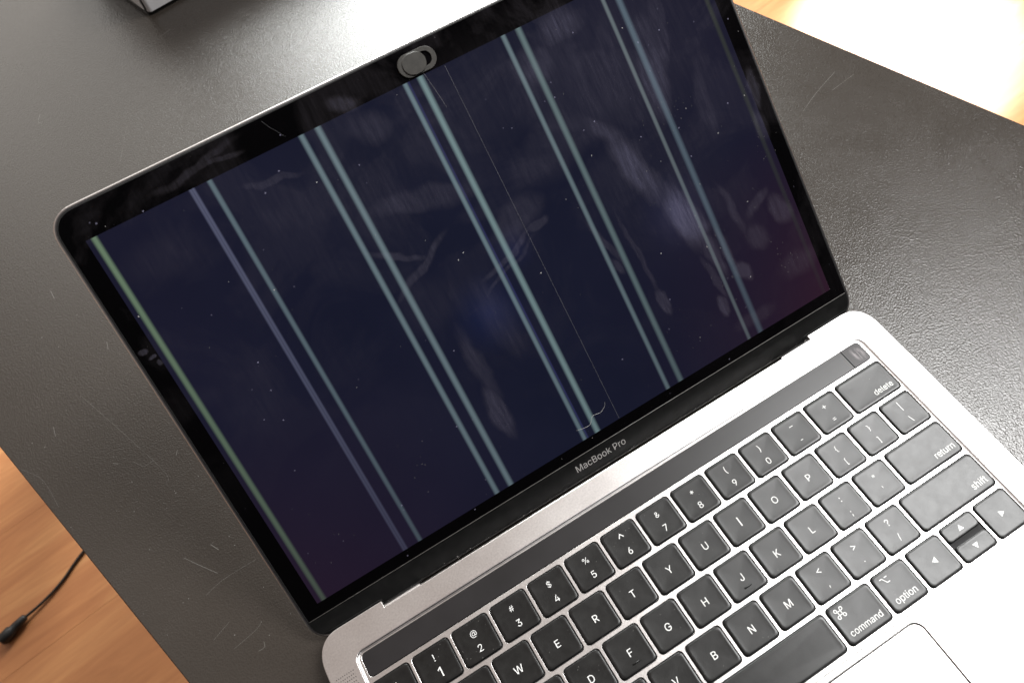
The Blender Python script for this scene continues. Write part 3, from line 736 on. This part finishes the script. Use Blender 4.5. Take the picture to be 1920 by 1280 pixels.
# hinge gutter: scooped aluminium trough and black barrel
def trough(x0, x1, prof):
    vs = [(x, y, z) for y, z in prof for x in (x0, x1)]
    return mesh('hinge_trough', vs, [(2 * i, 2 * i + 1, 2 * i + 3, 2 * i + 2) for i in range(len(prof) - 1)])
prof = [(33.2, -0.5), (33.5, -0.9), (33.9, -1.8), (34.4, -3.0), (34.9, -4.6), (35.2, -8.5), (33.0, -8.6)]
prof2 = [(32.85, 0.005), (33.6, -0.10), (34.4, -0.45), (35.0, -1.2), (35.3, -2.6), (35.4, -8.5), (33.0, -8.6)]
link('hinge_trough', trough(-101, 101, prof), ALU, lap, True)
link('hinge_trough', trough(101, 118.7, prof2), ALU, lap, True)
link('hinge_trough', trough(-118.7, -101, prof2), ALU, lap, True)
#link('hinge_barrel', tube('hinge_barrel', [(x, 41.6, -5.4) for x in (-118, -60, 0, 60, 118)], 3.6, 20), CHIN, lap, True)

# ------------------------------------------------------------------ lid
AN = radians(43.5556); O0 = Vector((0, 49.246, 4.263))
lid = bpy.data.objects.new('lid_shell', None)
TM = 193.7; BM = -17.6
lid_me = plate('lid_shell', [rrect(-152.3, BM, 152.3, TM, 11.5, 10, 2.25)], 0.12, 4.2, 0.8, 4)
lid = link('lid_shell', lid_me, ALU, lap)
lid.matrix_world = Matrix.Translation(O0 * MM) @ Matrix.Rotation(AN, 4, 'X')
def on(name, me, mat, smooth=False): return link(name, me, mat, lid, smooth)
on('gasket', slab('gasket', rrect(-151.15, BM + 0.9, 151.15, TM - 1.15, 10.4, 10, 2.25), -0.5, 0.22, 0.1), RUBBER)
CR = -5.55
def clipped(x0, y0, x1, y1, r, low):
    lp = rrect(x0, y0, x1, y1, r, 10, 2.25); return lp
top = [p_ for p_ in rrect(-150.5, CR - 30, 150.5, TM - 1.8, 9.8, 10, 2.25) if p_[1] > CR]
bez = [(150.5, CR)] + top + [(-150.5, CR)]
on('bezel', slab('bezel', bez, 0.0, 0.34), BEZEL)
on('display_panel', mesh('display_panel', [(-W2, 0, 0.36), (W2, 0, 0.36), (W2, HH, 0.36), (-W2, HH, 0.36)], [(0, 1, 2, 3)]), DISPLAY)
n = len(bez)
on('glass_pane', mesh('glass_pane', [(x, y, 0.50) for x, y in bez], [tuple(range(n))]), GLASS)
gb = inset(bez, 0.0)
rim_v = [(x, y, 0.50) for x, y in bez] + [(x, y, 0.50) for x, y in inset(bez, -0.16)] + [(x, y, 0.2) for x, y in inset(bez, -0.22)]
rf = [(l_ * n + i, l_ * n + (i + 1) % n, (l_ + 1) * n + (i + 1) % n, (l_ + 1) * n + i) for l_ in (0, 1) for i in range(n)]
GE = simple("glass_edge", (0.05, 0.05, 0.05), 0.15, spec=0.8)
on('glass_edge', mesh('glass_edge', rim_v, [f[::-1] for f in rf]), GE)
on('crease_highlight', tube('crease_highlight', [(-150.2, CR - 0.14, 0.40), (0, CR - 0.14, 0.40), (150.2, CR - 0.14, 0.40)], 0.16, 6), simple("highlight_grey", (0.22, 0.21, 0.20), 0.35), True)  # pale tube paints in the bright highlight along the glass crease
# black hinge cover strip with the print
ch = [p_ for p_ in rrect(-150.6, BM + 1.3, 150.6, 60, 9.5, 10, 2.25) if p_[1] < CR - 0.35]
lo = sorted([p_ for p_ in ch if p_[0] < 0], key=lambda p_: -p_[1]) + sorted([p_ for p_ in ch if p_[0] >= 0], key=lambda p_: p_[1])
chl = [(-150.6, CR - 0.32)] + lo + [(150.6, CR - 0.32)]
on('hinge_cover', slab('hinge_cover', chl, 0.0, 0.42, 0.14), CHIN)
vs, fs = text_geo('MacBook Pro', width=27.4, weight=0.004)
for s_ in (-1, 1):
    on('hinge_lip', tube('hinge_lip', [(s_ * 147.5, -13.9, 0.42), (s_ * 142, -14.3, 0.45), (s_ * 120.4, -14.3, 0.45), (s_ * 119.4, -14.6, 0.45), (s_ * 119.0, -16.8, 0.3)], 0.38, 8), CHIN, True)
on('logo_print', mesh('logo_print', [(x, y, z) for x, y, z in vs], fs), LOGO).location = (0, -12.5 * MM, 0.425 * MM)
# hairline marks on the glass
its = [(stroke([(15.4, 178.5), (15.6, 100), (15.9, 0.4)], 0.13), 0, 0, 0.52),
       (stroke([(5.5, 181.5), (7.0, 172), (8.2, 163)], 0.16), 0, 0, 0.52),
       (stroke([(-62.5, 190.5), (-61.0, 187.2), (-59.5, 185.0), (-57.2, 181.2)], 0.07), 0, 0, 0.52)]
v_, f_ = merge(its); SCRM = simple("scratch_pale", (0.10, 0.10, 0.11), 0.6)
o = on('scratches', mesh('scratches', v_, f_), SCRM); o['kind'] = 'stuff'

# ------------------------------------------------------------------ sliding camera cover stuck on the bezel
LM = Matrix.Translation(O0 * MM) @ Matrix.Rotation(AN, 4, 'X')
cc = empty('webcam_cover', 'small oval grey plastic sliding cover stuck over the webcam on the top bezel', 'webcam cover')
cc.matrix_world = LM @ Matrix.Translation((5.3 * MM, 184.7 * MM, 0.52 * MM))
outer = rrect(-8.7, -4.85, 8.7, 4.85, 4.8, 8)
hole = rrect(-1.0, -3.0, 6.6, 3.0, 2.95, 7)
link('cover_frame', plate('cover_frame', [outer, hole], 0.75, 0.75, 0.12, 1), CAMC, cc)
def stadium(x0, y0, x1, y1, z0, z1): return slab('slider', rrect(x0, y0, x1, y1, (y1 - y0) / 2 - 0.02, 9), z0, z1, 0.15)
link('slider', stadium(-6.7, -4.55, 3.8, 4.35, 0.35, 1.25), CAMC, cc)

# ------------------------------------------------------------------ curly fibre and dust on the laptop
hp = [(0.4, 3.2), (2.4, 2.6), (5.8, 2.3), (8.6, 5.2), (12.4, 4.7), (14.9, 6.3), (16.0, 8.5)]
HP = [(-5.2, 6.3), (-2.6, 5.6), (1.8, 5.3), (4.8, 8.3), (9.0, 7.8), (11.8, 9.2), (13.2, 11.3)]
fo = link('fibre', tube('fibre', spline([(x, y, 0.12) for x, y in HP], 6), [0.035 + 0.04 * sin(i / 36 * pi) for i in range(37)], 5), DUSTM)
fo.matrix_world = LM @ Matrix.Translation((0, 0, 0.52 * MM))
fo['label'] = 'pale curly fibre lying on the screen above the printed name'; fo['category'] = 'fibre'
its = []
def speck_geo(rr_, s_):
    n_ = 5; a0 = rr_.uniform(0, 6.3); el = rr_.uniform(0.6, 1.5)
    vs = [(s_ * el * cos(a0 + 2 * pi * i / n_), s_ / el * sin(a0 + 2 * pi * i / n_), 0) for i in range(n_)] + [(0, 0, s_ * .6)]
    return vs, [(i, (i + 1) % n_, n_) for i in range(n_)]
rr_ = random.Random(11)
for i in range(150):
    x = rr_.uniform(-149, 149); y = rr_.uniform(-4, 191)
    if rr_.random() < 0.55: x, y = rr_.gauss(105, 28), rr_.gauss(75, 55)
    if not (-149 < x < 149 and -4 < y < 191): continue
    its.append((speck_geo(rr_, rr_.choice((0.06, 0.07, 0.08, 0.09, 0.10, 0.12, 0.15, 0.30))), x, y, 0.51))
for i in range(60):
    cxx, cyy = rr_.choice(((101, 118), (96, 30), (140, 78), (128, 30), (60, 14), (-78, 35), (-125, 18)))
    its.append((speck_geo(rr_, rr_.choice((0.1, 0.13))), cxx + rr_.gauss(0, 6), cyy + rr_.gauss(0, 5), 0.51))
for i in range(46):     # crumbs along the hinge line
    its.append((speck_geo(rr_, rr_.choice((0.14, 0.2, 0.3))), rr_.uniform(-148, 118), -16.3 + rr_.gauss(0, 0.5), 0.30))
for i in range(40):     # along the glass edge
    its.append((speck_geo(rr_, 0.11), rr_.uniform(-148, 148), CR - 0.1 + rr_.gauss(0, 0.1), 0.5))
v_, f_ = merge(its)
do = link('dust', mesh('dust', v_, f_), DUSTM); do.matrix_world = LM; do['kind'] = 'stuff'
do['label'] = 'scattered pale dust specks and crumbs on the dark screen and hinge'; do['category'] = 'dust'

# ------------------------------------------------------------------ silver box at the far edge of the frame
bo = empty('silver_box', 'corner of a silver box with white side panel at the far edge of the desk', 'box', (-88.5 * MM, 511.8 * MM, DZ * MM))
ux = Vector((24.9, 4.0)).normalized(); uy = Vector((-8.9, 30.7)).normalized()
def bq(u_, v_): return (ux.x * u_ + uy.x * v_, ux.y * u_ + uy.y * v_)
def bl(x0, y0, x1, y1, r): return [bq(x, y) for x, y in rrect(x0, y0, x1, y1, r, 4)]
link('base', slab('base', bl(0, 0, 170, 110, 3), 0, 3), BLACKG, bo)
link('body', slab('body', bl(0.6, -0.6, 170.4, 110.4, 2.6), 3, 62, 1.0), SILVER, bo)
# white side panel in a black surround on the left face
def side_rect(v0, z0, v1, z1, u_, r):
    return [(*bq(u_, a_), z) for a_, z in rrect(v0, z0, v1, z1, r, 4)]
def prism3(name, A, off_):
    n_ = len(A); B3 = [(x + off_[0], y + off_[1], z) for x, y, z in A]
    return mesh(name, A + B3, [tuple(range(n_)), tuple(range(2 * n_ - 1, n_ - 1, -1))] + [(i, n_ + i, n_ + (i + 1) % n_, (i + 1) % n_) for i in range(n_)])
link('side_frame', prism3('side_frame', side_rect(1.6, 3.2, 107, 60, 0.55, 3), (-ux.x * 0.6, -ux.y * 0.6)), BLACKG, bo)
link('side_panel', prism3('side_panel', side_rect(2.6, 4.2, 104, 58, -0.1, 2.5), (-ux.x * 0.5, -ux.y * 0.5)), WHITEG, bo)

# ------------------------------------------------------------------ cable on the floor
ca = empty('cable', 'thin black cable with a fat round plug lying on the wooden floor', 'cable', (0, 0, FZ))
cp = spline([(-330, 640, 3), (-470, 600, 3), (-540, 575, 3), (-576, 555.8, 3), (-603.6, 537, 3), (-632, 523.5, 4), (-664, 513, 7)], 8)
link('cord', tube('cord', cp, 2.0, 8), CABLE, ca, True)
pd = Vector((-21, -8, 0)).normalized(); p0 = Vector((-660, 514, 8))
def pa(t): return tuple(p0 + pd * t)
link('plug', tube('plug', [pa(0), pa(2), pa(14), pa(22), pa(24), pa(38), pa(41)], [3.2, 5.0, 6.2, 6.5, 8.6, 8.6, 6.8], 14), CABLE, ca, True)
